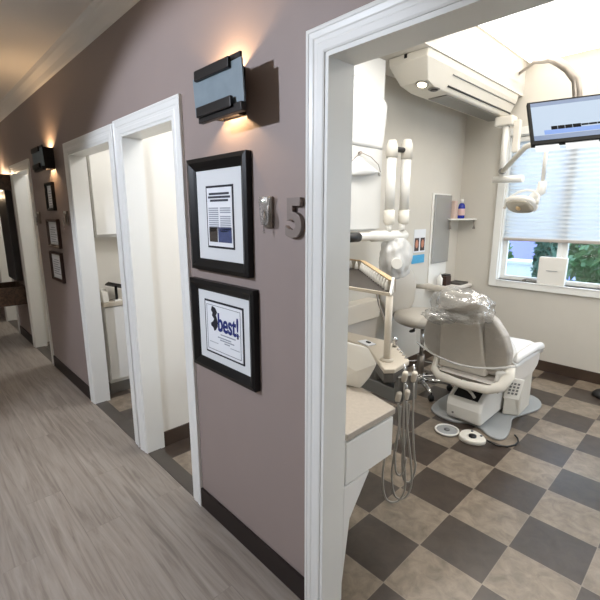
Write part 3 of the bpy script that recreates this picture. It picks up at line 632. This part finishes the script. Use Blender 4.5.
# --- assistant stool
SX, SY = -.98, 2.28
t = thing('assistant_stool', 'light grey assistant stool with round backrest and belly bar', 'stool', (SX, SY, 0))
sb = MB(); sb.lathe([(.02, .625), (.22, .63), (.255, .65), (.265, .68), (.255, .71), (.22, .728), (.1, .735), (.01, .735)], (SX, SY, 0), seg=32); sb.build('seat', M['stoolv'], t)
bk = MB(); mt = Matrix.Rotation(math.radians(-22), 3, 'Z') @ Matrix.Rotation(math.radians(-3), 3, 'Y')
bk.ell((SX-.25, SY-.04, .90), (.05, .19, .235), 28, 20, p=.85, mtx=mt); bk.build('backrest', M['stoolv'], t)
MB().tube([(SX-.05, SY, .61), (SX-.24, SY-.03, .61), (SX-.295, SY-.03, .66), (SX-.265, SY-.04, .80)], .014, 10).build('back_support', M['chrome'], t)
bb = MB(); bb.tube([(SX-.20, SY+.20, .915), (SX-.10, SY+.22, .925), (SX+.08, SY+.19, .92), (SX+.18, SY+.13, .92), (SX+.25, SY+.05, .915), (SX+.27, SY+.0, .91)], [.024, .032, .034, .034, .034, .024], 14, flat=.7); bb.build('belly_bar', M['stoolv'], t)
MB().tube([(SX+.01, SY+.1, .615), (SX+.0, SY+.27, .62), (SX+.0, SY+.29, .72), (SX+.0, SY+.225, .90)], .012, 10).build('bar_post', M['chrome'], t)
MB().lathe([(.012, 0), (.028, .01), (.028, .03), (.012, .04)], (SX+.01, SY+.235, .80), (.6, -.8, 0), seg=16).build('bar_knob', M['black'], t)
b = MB(); b.tube([(SX-.02, SY-.05, .62), (SX+.02, SY-.2, .605)], .008, 8); b.ell((SX+.025, SY-.22, .603), (.02, .04, .012)); b.build('lever', M['black'], t)
b = MB(); b.tube([(SX+.02, SY-.02, .62), (SX+.14, SY-.15, .605)], .008, 8); b.ell((SX+.15, SY-.17, .603), (.02, .04, .012)); b.build('lever', M['black'], t)
MB().lathe([(.05, 0), (.06, -.02), (.03, -.04)], (SX, SY, .628), seg=20).build('seat_mount', M['black'], t)
MB().tube([(SX, SY, .10), (SX, SY, .33)], .032, 18).build('gas_cylinder', M['nickel'], t); MB().tube([(SX, SY, .33), (SX, SY, .60)], .018, 16).build('piston', M['chrome'], t)
MB().lathe([(.045, .06), (.05, .08), (.04, .12), (.034, .13)], (SX, SY, 0), seg=18).build('hub', M['chrome'], t)
b = MB()
bpts = [(SX+.19*math.cos(k*2*PI/24), SY+.19*math.sin(k*2*PI/24), .20) for k in range(25)]; b.tube(bpts, .008, 8); b.build('foot_ring', M['chrome'], t)
for k in range(5):
    a = math.radians(-38+72*k); ca, sa = math.cos(a), math.sin(a)
    lg = MB().tube([(SX+.03*ca, SY+.03*sa, .095), (SX+.16*ca, SY+.16*sa, .085), (SX+.27*ca, SY+.27*sa, .07)], [.024, .02, .014], 10, flat=.7).build('leg', M['chrome'], t)
    cst = MB(); cst.lathe([(.02, -.02), (.028, -.015), (.028, .015), (.02, .02)], (SX+.27*ca, SY+.27*sa, .028), (sa, -ca, 0), seg=14); cst.tube([(SX+.27*ca, SY+.27*sa, .03), (SX+.27*ca, SY+.27*sa, .075)], .008, 8); cst.build('caster', M['black'], lg)

# --- patient chair
t = thing('dental_chair', 'grey dental chair covered in clear plastic, facing the window', 'dental chair', (-.38, 2.2, 0))
bp_ = [(-.60, 1.90), (-.45, 1.89), (-.36, 1.95), (-.26, 1.93), (-.17, 1.87), (-.10, 1.88), (-.08, 1.96), (-.11, 2.12), (-.15, 2.28), (-.10, 2.45), (-.06, 2.60), (-.09, 2.75), (-.2, 2.84), (-.42, 2.84), (-.62, 2.72), (-.70, 2.5), (-.72, 2.2), (-.69, 1.98)]
# rounded blob outline
def smooth_loop(p, n=4):
    out = []
    for i in range(len(p)):
        p0, p1, p2, p3 = p[i-1], p[i], p[(i+1) % len(p)], p[(i+2) % len(p)]
        for k in range(n):
            tt = k/n; out.append(tuple(.5*((2*p1[j])+(-p0[j]+p2[j])*tt+(2*p0[j]-5*p1[j]+4*p2[j]-p3[j])*tt*tt+(-p0[j]+3*p1[j]-3*p2[j]+p3[j])*tt**3) for j in (0, 1)))
    return out
MB().prism([(x, y, 0) for x, y in smooth_loop(bp_)], (0, 0, .018), True).build('floor_plate', M['basegrey'], t, bevel=.006)
mb = MB(); mb.prism([(-.53, 1.91, .03), (-.53, 1.90, .14), (-.53, 1.915, .20), (-.53, 2.04, .268), (-.53, 2.38, .27), (-.53, 2.40, .03)], (.275, .0, 0))
hs = mb.build('pump_housing', M['white'], t, bevel=.022, seg=3)
MB().obox((-.485, 1.935, .207), (.185, 0, 0), (0, .10, .052), (0, -.004, .009)).build('recess', M['black'], hs)
MB().tube([(-.46, 2.00, .262), (-.40, 1.985, .262), (-.36, 1.965, .25), (-.33, 1.945, .232)], .011, 8).build('bellows_hose', M['white'], hs)
MB().lathe([(.008, 0), (.008, .006)], (-.47, 1.904, .08), (0, -1, 0), seg=10).build('screw_cap', M['keypad'], hs)
cb = MB(); cb.prism([(-.235, 2.27, .02), (-.125, 2.33, .02), (-.125, 2.33, .22), (-.135, 2.36, .40), (-.235, 2.30, .38)], (-.01, .26, 0)); jb = cb.build('junction_box', M['offwhite'], t, bevel=.012)
kp = MB(); K0 = Vector((-.135, 1.95, .300)); KA = Vector((.095, .035, .0)); KU = Vector((.016, .032, .150)); KN = KA.cross(KU).normalized()
kp.obox(K0, KA, KU, KN*.018); pad = kp.build('control_pad', M['white'], t, bevel=.006); MB().tube([(-.07, 2.0, .40), (-.12, 2.10, .40)], .015, 8).build('pad_stem', M['offwhite'], t)
for i in range(3):
    for j in range(4): MB().obox(K0+KA*(.20+.23*i)+KU*(.24+.155*j)+KN*.018, KA*.14, KU*.09, KN*.004).build('key', M['keypad'], pad)
# lift arm and underframe
MB().hull([(-.46, 2.1, .25), (-.22, 2.1, .25), (-.46, 2.35, .25), (-.22, 2.35, .25), (-.50, 2.05, .42), (-.24, 2.05, .42), (-.50, 2.5, .42), (-.24, 2.5, .42)]).build('lift_column', M['darkgrey'], t, bevel=.01)
un = MB(); un.hull([(-.66, 1.93, .355), (-.14, 1.93, .355), (-.60, 1.88, .40), (-.20, 1.88, .40), (-.62, 2.62, .42), (-.16, 2.62, .42), (-.60, 2.0, .33), (-.18, 2.0, .33), (-.6, 2.6, .44), (-.2, 2.6, .44)]); un.build('seat_pan', M['vinyl_d'], t, bevel=.02)
# white bumper bracket around the back
MB().tube([(-.655, 2.02, .53), (-.675, 1.98, .45), (-.66, 1.92, .38), (-.60, 1.885, .352), (-.40, 1.87, .342), (-.22, 1.885, .352), (-.14, 1.92, .39), (-.115, 1.97, .46), (-.12, 2.02, .53)], [.014, .018, .02, .02, .018, .02, .024, .024, .016], 12, flat=1.7).build('back_bracket', M['offwhite'], t)
MB().hull([(-.20, 1.93, .40), (-.125, 1.95, .40), (-.20, 1.93, .475), (-.115, 1.96, .49), (-.20, 2.05, .40), (-.115, 2.05, .40), (-.20, 2.05, .49), (-.115, 2.05, .50)]).build('bracket_block', M['white'], t, bevel=.012)
# seat and leg rest (backrest upright, legs lowered)
st = MB(); st.prism([(-.62, 1.98, .44), (-.62, 1.98, .56), (-.62, 2.15, .545), (-.62, 2.48, .56), (-.62, 2.58, .555), (-.62, 2.66, .51), (-.62, 2.68, .44), (-.62, 2.64, .36), (-.62, 2.50, .31), (-.62, 2.2, .33)], (.505, 0, 0)); st.build('seat_cushion', M['vinyl'], t, bevel=.04, seg=4)
lr = MB(); lr.prism([(-.58, 2.52, .40), (-.58, 2.64, .40), (-.58, 2.70, .25), (-.58, 2.69, .17), (-.58, 2.62, .16), (-.58, 2.56, .20)], (.42, 0, 0)); lr.build('leg_rest', M['vinyl'], t, bevel=.03, seg=3)
# backrest : centre shell + side wings
bkp = MB()
def bkf(z): return 1.955-.20*(z-.42)
bkp.hull([(-.64, bkf(.41), .41), (-.27, bkf(.41), .41), (-.61, bkf(.87), .87), (-.32, bkf(.87), .87), (-.575, bkf(.92)+.01, .92), (-.355, bkf(.92)+.01, .92)] + [(-.645, bkf(.41)+.08, .41), (-.265, bkf(.41)+.08, .41), (-.605, bkf(.88)+.07, .89), (-.325, bkf(.88)+.07, .89)])
bkp.build('backrest_shell', M['vinyl'], t, bevel=.015, seg=3)
def wing(sg):
    cx = -.45; pts = [(.19, .45), (.27, .47), (.33, .55), (.335, .64), (.30, .76), (.235, .86), (.15, .92), (.15, .45)]
    m = MB(); m.prism([(cx+sg*a, bkf(z)+.02, z) for a, z in pts], (0, .10, 0)); return m.build('backrest_wing', M['vinyl_d'], t, bevel=.025, seg=3)
wing(1); wing(-1)
MB().tube([(-.455, bkf(.90)+.05, .88), (-.455, bkf(1.0)+.04, .98)], .03, 12, flat=1.6).build('headrest_post', M['offwhite'], t)
hr = MB(); hr.ell((-.45, 1.86, .965), (.17, .06, .075), 28, 18, p=.7); hr.build('headrest', M['stoolv'], t)
# plastic covers
hb = MB(); hb.ell((-.445, 1.85, .94), (.215, .11, .125), 44, 30, amp=.24, freq=2.6, seed=9, p=.8); hb.build('headrest_bag', M['bag'], t)
hb = MB(); hb.ell((-.60, 1.84, .84), (.13, .08, .055), 30, 20, amp=.35, freq=3.0, seed=3); hb.build('headrest_bag', M['bag'], t)
def cov(u, v):
    a = (u-.5)*2; wdt = .22+.17*math.sin(min(1, v*1.25)*PI*.5)-.02*max(0, v-.8)
    z = .90-.42*v+.08*(a*a)*v
    return Vector((-.45+a*wdt, bkf(z)-.05+.06*a*a+.008*noise.noise(Vector((u*7, v*6, 2))), z))
MB().sheet(cov, 26, 18).build('back_cover', M['sheet'], t)
rim = [cov(i/20, 1) for i in range(21)]
MB().tube(rim, .008, 8).build('cover_hem', M['bag2'], t)
def scov(u, v):
    y = 2.02+.60*v; return Vector((-.63+.55*u, y, .575-.05*max(0, (abs(u-.5)*2))**6+.012*noise.noise(Vector((u*6, v*6, 5)))-.10*max(0, v-.9)))
MB().sheet(scov, 16, 16).build('seat_cover', M['whitebag'], t, solid=.002)
ac = MB(); ac.tube([(-.115, 2.05, .54), (-.105, 2.12, .575), (-.10, 2.40, .58), (-.10, 2.56, .555), (-.11, 2.62, .50)], [.02, .032, .036, .034, .02], 14); ac.build('seat_bolster', M['whitebag'], t)

# --- foot controls
t = thing('foot_control_disc', 'clear round foot control disc on the floor in front of the chair', 'foot pedal', (-.40, 1.73, 0))
MB().lathe([(.08, 0), (.083, .006), (.076, .012), (.02, .014)], (-.425, 1.73, 0), seg=32).build('disc', M['basegrey'], t)
MB().tube([(-.425+.081*math.cos(k*PI/16), 1.73+.081*math.sin(k*PI/16), .014) for k in range(33)], .007, 8).build('rim', M['white'], t)
MB().lathe([(.02, .012), (.02, .022), (.008, .026)], (-.425, 1.73, 0), seg=16).build('cap', M['keypad'], t)
t = thing('foot_pedal', 'white foot pedal with black button beside the chair base plate', 'foot pedal', (-.22, 1.76, 0))
pp = smooth_loop([(-.315, 1.69), (-.24, 1.665), (-.17, 1.70), (-.15, 1.76), (-.20, 1.815), (-.28, 1.835), (-.33, 1.78)])
MB().prism([(x, y, 0) for x, y in pp], (0, 0, .035), True).build('housing', M['offwhite'], t, bevel=.01)
MB().lathe([(.026, .033), (.026, .046), (.01, .05)], (-.235, 1.735, 0), seg=20).build('button', M['black'], t)
b = MB()
for x, y in ((-.27, 1.805), (-.195, 1.785)): b.lathe([(.01, .034), (.008, .042)], (x, y, 0), seg=10)
b.build('switch', M['keypad'], t)
o = MB().tube([(-.152, 1.785, .02), (-.09, 1.79, .006), (-.03, 1.83, .006), (.0, 1.89, .006), (.0, 1.95, .006), (-.02, 2.0, .006), (-.05, 2.03, .006)], .006, 8).build('pedal_cable', M['black'])
tag(o, 'thin black cable looping from the white foot pedal', 'cable')
# black rheostat at the right edge
t = thing('black_foot_switch', 'black foot switch on the floor under the window, at the right edge', 'foot pedal', (.24, 3.3, 0))
MB().lathe([(.085, 0), (.085, .02), (.06, .05), (.02, .06)], (.25, 3.3, 0), seg=24).build('base', M['black'], t); MB().lathe([(.03, .058), (.03, .09), (.01, .1)], (.25, 3.3, 0), seg=16).build('button', M['black'], t)

# --- left wall fixtures near the corner
t = thing('mirror_panel', 'grey mirror panel with white edge on the left wall by the corner', 'mirror', (-1.35, 3.25, .8))
MB().box(-1.349, 2.97, .83, -1.335, 3.345, 1.80).build('backing', M['white'], t, bevel=.003)
MB().box(-1.335, 2.995, 1.075, -1.318, 3.345, 1.785).build('mirror_glass', M['mirror'], t, bevel=.003)
o = MB().prism([(x, y, .79) for x, y in [(-1.334, 2.95), (-1.22, 3.03), (-1.15, 3.2), (-1.13, 3.40), (-1.13, 3.598), (-1.334, 3.598)]], (0, 0, .035)).build('corner_counter', M['vinyl'], bevel=.006); tag(o, 'small rounded beige counter in the corner under the mirror', 'counter')
t = thing('soap_bottle', 'white pump bottle on the corner counter under the mirror', 'bottle', (-1.27, 3.1, .826))
MB().lathe([(.028, 0), (.03, .09), (.015, .11), (.012, .13)], (-1.27, 3.10, .826), seg=16).build('bottle_body', M['white'], t); MB().tube([(-1.27, 3.10, .95), (-1.27, 3.10, .975), (-1.24, 3.09, .975)], .006, 8).build('pump', M['white'], t)
t = thing('tissue_dispenser', 'dark brown dispenser on the corner counter beside the pump bottle', 'dispenser', (-1.28, 3.24, .826))
MB().box(-1.32, 3.18, .826, -1.24, 3.30, .93).build('body', M['brown_frame'], t, bevel=.006); MB().box(-1.318, 3.185, .93, -1.245, 3.295, .945).build('lid', M['black'], t, bevel=.004)
t = thing('instrument_dish', 'dark low tray lying on the corner counter', 'tray', (-1.22, 3.42, .826))
MB().box(-1.30, 3.34, .826, -1.15, 3.53, .832).build('tray_floor', M['darkgrey'], t); b = MB()
b.box(-1.30, 3.34, .832, -1.15, 3.346, .846); b.box(-1.30, 3.524, .832, -1.15, 3.53, .846); b.box(-1.30, 3.346, .832, -1.294, 3.524, .846); b.box(-1.156, 3.346, .832, -1.15, 3.524, .846); b.build('tray_wall', M['darkgrey'], t)
t = thing('corner_shelf', 'small white corner shelf holding two bottles', 'shelf', (-1.25, 3.5, 1.53))
MB().prism([(-1.349, 3.35, 1.525), (-1.314, 3.35, 1.525), (-1.314, 3.27, 1.525), (-1.28, 3.27, 1.525), (-1.14, 3.52, 1.525), (-1.14, 3.599, 1.525), (-1.349, 3.599, 1.525)], (0, 0, .015)).build('board', M['white'], t, bevel=.003)
for x, y in ((-1.295, 3.29), (-1.16, 3.57)):
    MB().tube([(x, y, 1.525), (x+.004, y-.004, 1.47), (x+.006, y-.006, 1.43)], [.006, .008, .016], 10).build('bracket', M['nickel'], t)
t = thing('mouthwash_bottle', 'blue bottle with white cap on the corner shelf', 'bottle', (-1.265, 3.46, 1.541))
MB().lathe([(.034, 0), (.036, .01), (.036, .12), (.03, .15), (.014, .165)], (-1.255, 3.45, 1.541), seg=20).build('bottle_body', M['bottle'], t); MB().lathe([(.018, .165), (.018, .205), (.014, .208)], (-1.255, 3.45, 1.541), seg=16).build('cap', M['white'], t)
MB().lathe([(.0366, .035), (.0366, .105)], (-1.255, 3.45, 1.541), seg=20, closed=False).build('label', M['label'], t)
o = MB().box(-1.33, 3.36, 1.541, -1.285, 3.42, 1.73).build('pink_carton', M['pinkish'], bevel=.004); tag(o, 'pale pink carton beside the blue bottle on the corner shelf', 'carton')
t = thing('portrait_card', 'white card with two small portraits taped to the left wall', 'card', (-1.35, 2.77, 1.21))
MB().box(-1.349, 2.66, 1.21, -1.345, 2.88, 1.44).build('card', M['paper'], t)
for y in (2.715, 2.825):
    ph = MB().box(-1.345, y-.042, 1.225, -1.344, y+.042, 1.355).build('portrait', M['hair'], t)
    MB().prism([(-1.344, y+.026*math.cos(k*PI/8), 1.295+.042*math.sin(k*PI/8)) for k in range(16)], (.001, 0, 0)).build('face', M['skin'], ph)
o = MB().box(-1.349, 2.64, 1.10, -1.345, 2.88, 1.185).build('blue_sticker', M['cyan']); tag(o, 'bright blue sticker under the portrait card on the left wall', 'sticker')
# base cabinets along the left wall (behind the stool)
t = thing('side_counter_cabinet', 'beige low counter cabinet along the left wall behind the stool', 'cabinet', (-1.27, 1.75, 0))
MB().box(-1.348, 1.25, .0, -1.24, 1.93, .70).build('body', M['vinyl_d'], t); MB().box(-1.348, 1.25, .70, -1.22, 1.95, .86).build('apron', M['cream'], t, bevel=.006)

# --- window shade and sill objects
t = thing('window_shade', 'white pleated cellular shade lowered over most of the window', 'window shade', (.2, 3.63, 1.32))
b = MB(); bm = b.bm; n = 24; z0, z1 = 1.345, 2.30; X0, X1 = WX0+.02, WX1-.02
rows = []
for i in range(n*2+1):
    z = z1+(z0-z1)*i/(n*2); y = 3.635+(.005 if i % 2 else -.005); rows.append((bm.verts.new((X0, y, z)), bm.verts.new((X1, y, z))))
for i in range(n*2): bm.faces.new([rows[i][0], rows[i][1], rows[i+1][1], rows[i+1][0]])
b.build('pleats', M['blind'], t)
MB().box(X0, 3.61, 2.30, X1, 3.655, 2.345).build('head_rail', M['white'], t, bevel=.004); MB().box(X0, 3.618, 1.315, X1, 3.652, 1.345).build('bottom_rail', M['shade_rail'], t, bevel=.005)
t = thing('white_display_box', 'square white box with faint line of print on the window sill', 'box', (-.345, 3.6, .9))
MB().obox((-.475, 3.585, .901), (.245, -.004, 0), (0, .05, 0), (0, .01, .27)).build('box_body', M['white'], t, bevel=.004)
MB().obox((-.40, 3.5865, 1.035), (.10, -.002, 0), (0, -.002, 0), (0, 0, .005)).build('print_line', M['greytext'], t)

# --- ceiling track
t = thing('overhead_track_unit', 'long white ceiling track housing with downlight running to the window', 'ceiling unit', (-1.0, 2.7, 2.5))
b = MB(); b.hull([(-1.13, 1.80, 2.719), (-.80, 1.80, 2.719), (-1.12, 1.80, 2.66), (-.81, 1.80, 2.67), (-1.10, 1.93, 2.55), (-.87, 1.93, 2.55), (-1.10, 2.08, 2.525), (-.885, 2.08, 2.525), (-1.13, 3.52, 2.719), (-.80, 3.52, 2.719), (-.81, 3.52, 2.67), (-1.12, 3.52, 2.66), (-1.10, 3.52, 2.525), (-.885, 3.52, 2.525)]); b.build('housing', M['offwhite'], t, bevel=.012, seg=3)
MB().box(-1.07, 2.3, 2.516, -.91, 3.5, 2.526).build('rail_panel', M['steel'], t)
MB().tube([(-.862, 2.22, 2.562), (-.862, 3.50, 2.562)], .007, 8).build('rail_slot', M['black'], t); MB().tube([(-.825, 2.22, 2.636), (-.825, 3.50, 2.636)], .005, 8).build('rail_groove', M['steel'], t)
def disc(c, n, r, m, nm, d=.006): return MB().lathe([(r, 0), (r*.9, d)], c, n, seg=24).build(nm, m, t)
disc((-.935, 1.965, 2.541), (0, -.25, -1), .05, M['steel'], 'light_bezel'); disc((-.935, 1.963, 2.535), (0, -.25, -1), .035, M['lamp_glow'], 'downlight')
disc((-.905, 2.09, 2.524), (0, 0, -1), .045, M['steel'], 'sensor_bezel'); disc((-.905, 2.09, 2.518), (0, 0, -1), .03, M['black'], 'sensor')
MB().box(-.99, 1.792, 2.69, -.97, 1.80, 2.715).build('latch', M['black'], t)
# --- dental light on its arm
t = thing('dental_light', 'white dental operating light hanging on an arm before the window', 'dental light', (-.6, 3.2, 1.6))
MB().box(-.93, 3.31, 2.42, -.76, 3.44, 2.508).build('trolley', M['offwhite'], t, bevel=.012)
MB().tube([(-.83, 3.36, 2.43), (-.825, 3.36, 1.95)], .032, 16).build('drop_post', M['white'], t)
MB().box(-.758, 3.34, 2.17, -.70, 3.40, 2.46).build('side_plate', M['offwhite'], t, bevel=.008)
MB().tube([(-.90, 3.35, 1.925), (-.62, 3.33, 1.918)], [.032, .034], 16).build('cross_tube', M['white'], t)
MB().tube([(-.80, 3.30, 1.995), (-.40, 2.66, 2.11), (-.22, 2.56, 2.14)], .022, 12).build('balance_arm', M['offwhite'], t)
MB().lathe([(.028, -.02), (.028, .02)], (-.805, 3.295, 1.995), (0, 1, 0), seg=16).build('arm_joint', M['steel'], t)
MB().tube([(-.22, 2.56, 2.16), (-.218, 2.56, 1.82)], .014, 14).build('lamp_post', M['white'], t)
MB().tube([(-.218, 2.56, 1.83), (-.222, 2.56, 1.76), (-.27, 2.56, 1.72), (-.30, 2.56, 1.70)], [.03, .034, .03, .026], 14).build('lamp_joint', M['white'], t)
LC = Vector((-.345, 2.53, 1.665)); axis = Vector((-.15, -.45, -.55)).normalized()
la = MB(); mt = axis.to_track_quat('Z', 'Y').to_matrix() 
la.ell(LC, (.13, .088, .032), 32, 16, p=.75, mtx=mt); lh = la.build('lamp_head', M['white'], t)
rf = MB(); rf.ell(LC+axis*.022, (.112, .074, .018), 28, 14, p=.75, mtx=mt); rf.build('reflector', M['reflector'], lh)
rf = MB(); rf.ell(LC+axis*.042, (.018, .022, .012), 14, 10, mtx=mt); rf.build('bulb_shield', M['tan'], lh)
u_ = mt @ Vector((1, 0, 0)); v_ = mt @ Vector((0, 1, 0))
MB().tube([LC+u_*.14+axis*.0, LC+u_*.125-axis*.06+v_*.02, LC+u_*.07-axis*.10+v_*.03, LC-axis*.115+v_*.035, LC-u_*.07-axis*.10+v_*.03, LC-u_*.125-axis*.06+v_*.02, LC-u_*.14+axis*.0], .009, 10).build('yoke', M['white'], lh)
MB().tube([LC+u_*.13-v_*.0, LC+u_*.135+Vector((0, 0, .03))], .010, 8).build('handle', M['offwhite'], lh); MB().tube([LC-u_*.13, LC-u_*.15-Vector((0, 0, .03))], .012, 8).build('handle', M['offwhite'], lh)

# --- monitor on a curved pipe
TL, BL, TR = Vector((-.2034, 2.0244, 2.2928)), Vector((-.1027, 1.8910, 2.0082)), Vector((.2775, 2.3090, 2.3296))
A = TR-TL; D = BL-TL; N = D.cross(A).normalized()
if N.dot(Vector((.85, -1, 1.6))-TL) < 0: N = -N
a_, d_ = A.normalized(), D.normalized()
t = thing('patient_monitor', 'flat monitor with blue and white screen hung from the ceiling pipe', 'monitor', tuple(TL+A*.5+D))
MB().obox(TL-N*.03, A, D, N*.03).build('bezel', M['bezel'], t, bevel=.004)
s0 = TL+a_*.016+d_*.016
wS, hS = A.length-.032, D.length-.044
scr = MB().obox(s0+N*.0005, a_*wS, d_*hS, N*.0008).build('screen', M['screen'], t)
MB().obox(s0+N*.0013, a_*wS, d_*.028, N*.0006).build('title_strip', M['screen_strip'], scr)
MB().obox(s0+N*.0013+d_*(hS-.034), a_*wS, d_*.034, N*.0006).build('task_strip', M['screen_strip'], scr)
b = MB(); r_ = random.Random(5); px_ = .10
while px_ < wS-.02:
    l_ = r_.uniform(.015, .045); hh = .026 if px_ < .25 else .013
    b.obox(s0+N*.0013+a_*px_+d_*(hS*.665+(0 if px_ < .25 else .004)), a_*l_, d_*hh, N*.001); px_ += l_+.0025
b.build('screen_text', M['screen_bar'], scr)
MB().obox(s0+N*.0013+a_*.06+d_*(hS*.755), a_*(wS-.08), d_*.032, N*.0005).build('screen_field', M['screen_blue'], scr)
for k, (u0, u1) in enumerate(((.02, .15), (.185, .36))):
    MB().obox(BL+a_*u0-N*.012, a_*(u1-u0), d_*.045, N*.002).build('paper_label', M['paper'], t)
PC = TL+A*.5+D*.45-N*.03
pts = [(-.785, 3.45, 2.90), (-.55, 3.1, 2.86), (-.36, 2.75, 2.74), (-.24, 2.5, 2.665), (-.14, 2.34, 2.585), (-.06, 2.28, 2.515), (0, 2.26, 2.43), (.015, 2.26, 2.34), (.02, 2.26, 2.26), tuple(PC-N*.02)]
o = MB().tube(pts, [.014, .016, .018, .022, .026, .028, .028, .028, .026, .02], 16).build('monitor_pipe', M['nickel']); tag(o, 'curved metal pipe arching from the light well down to the monitor', 'pipe arm')
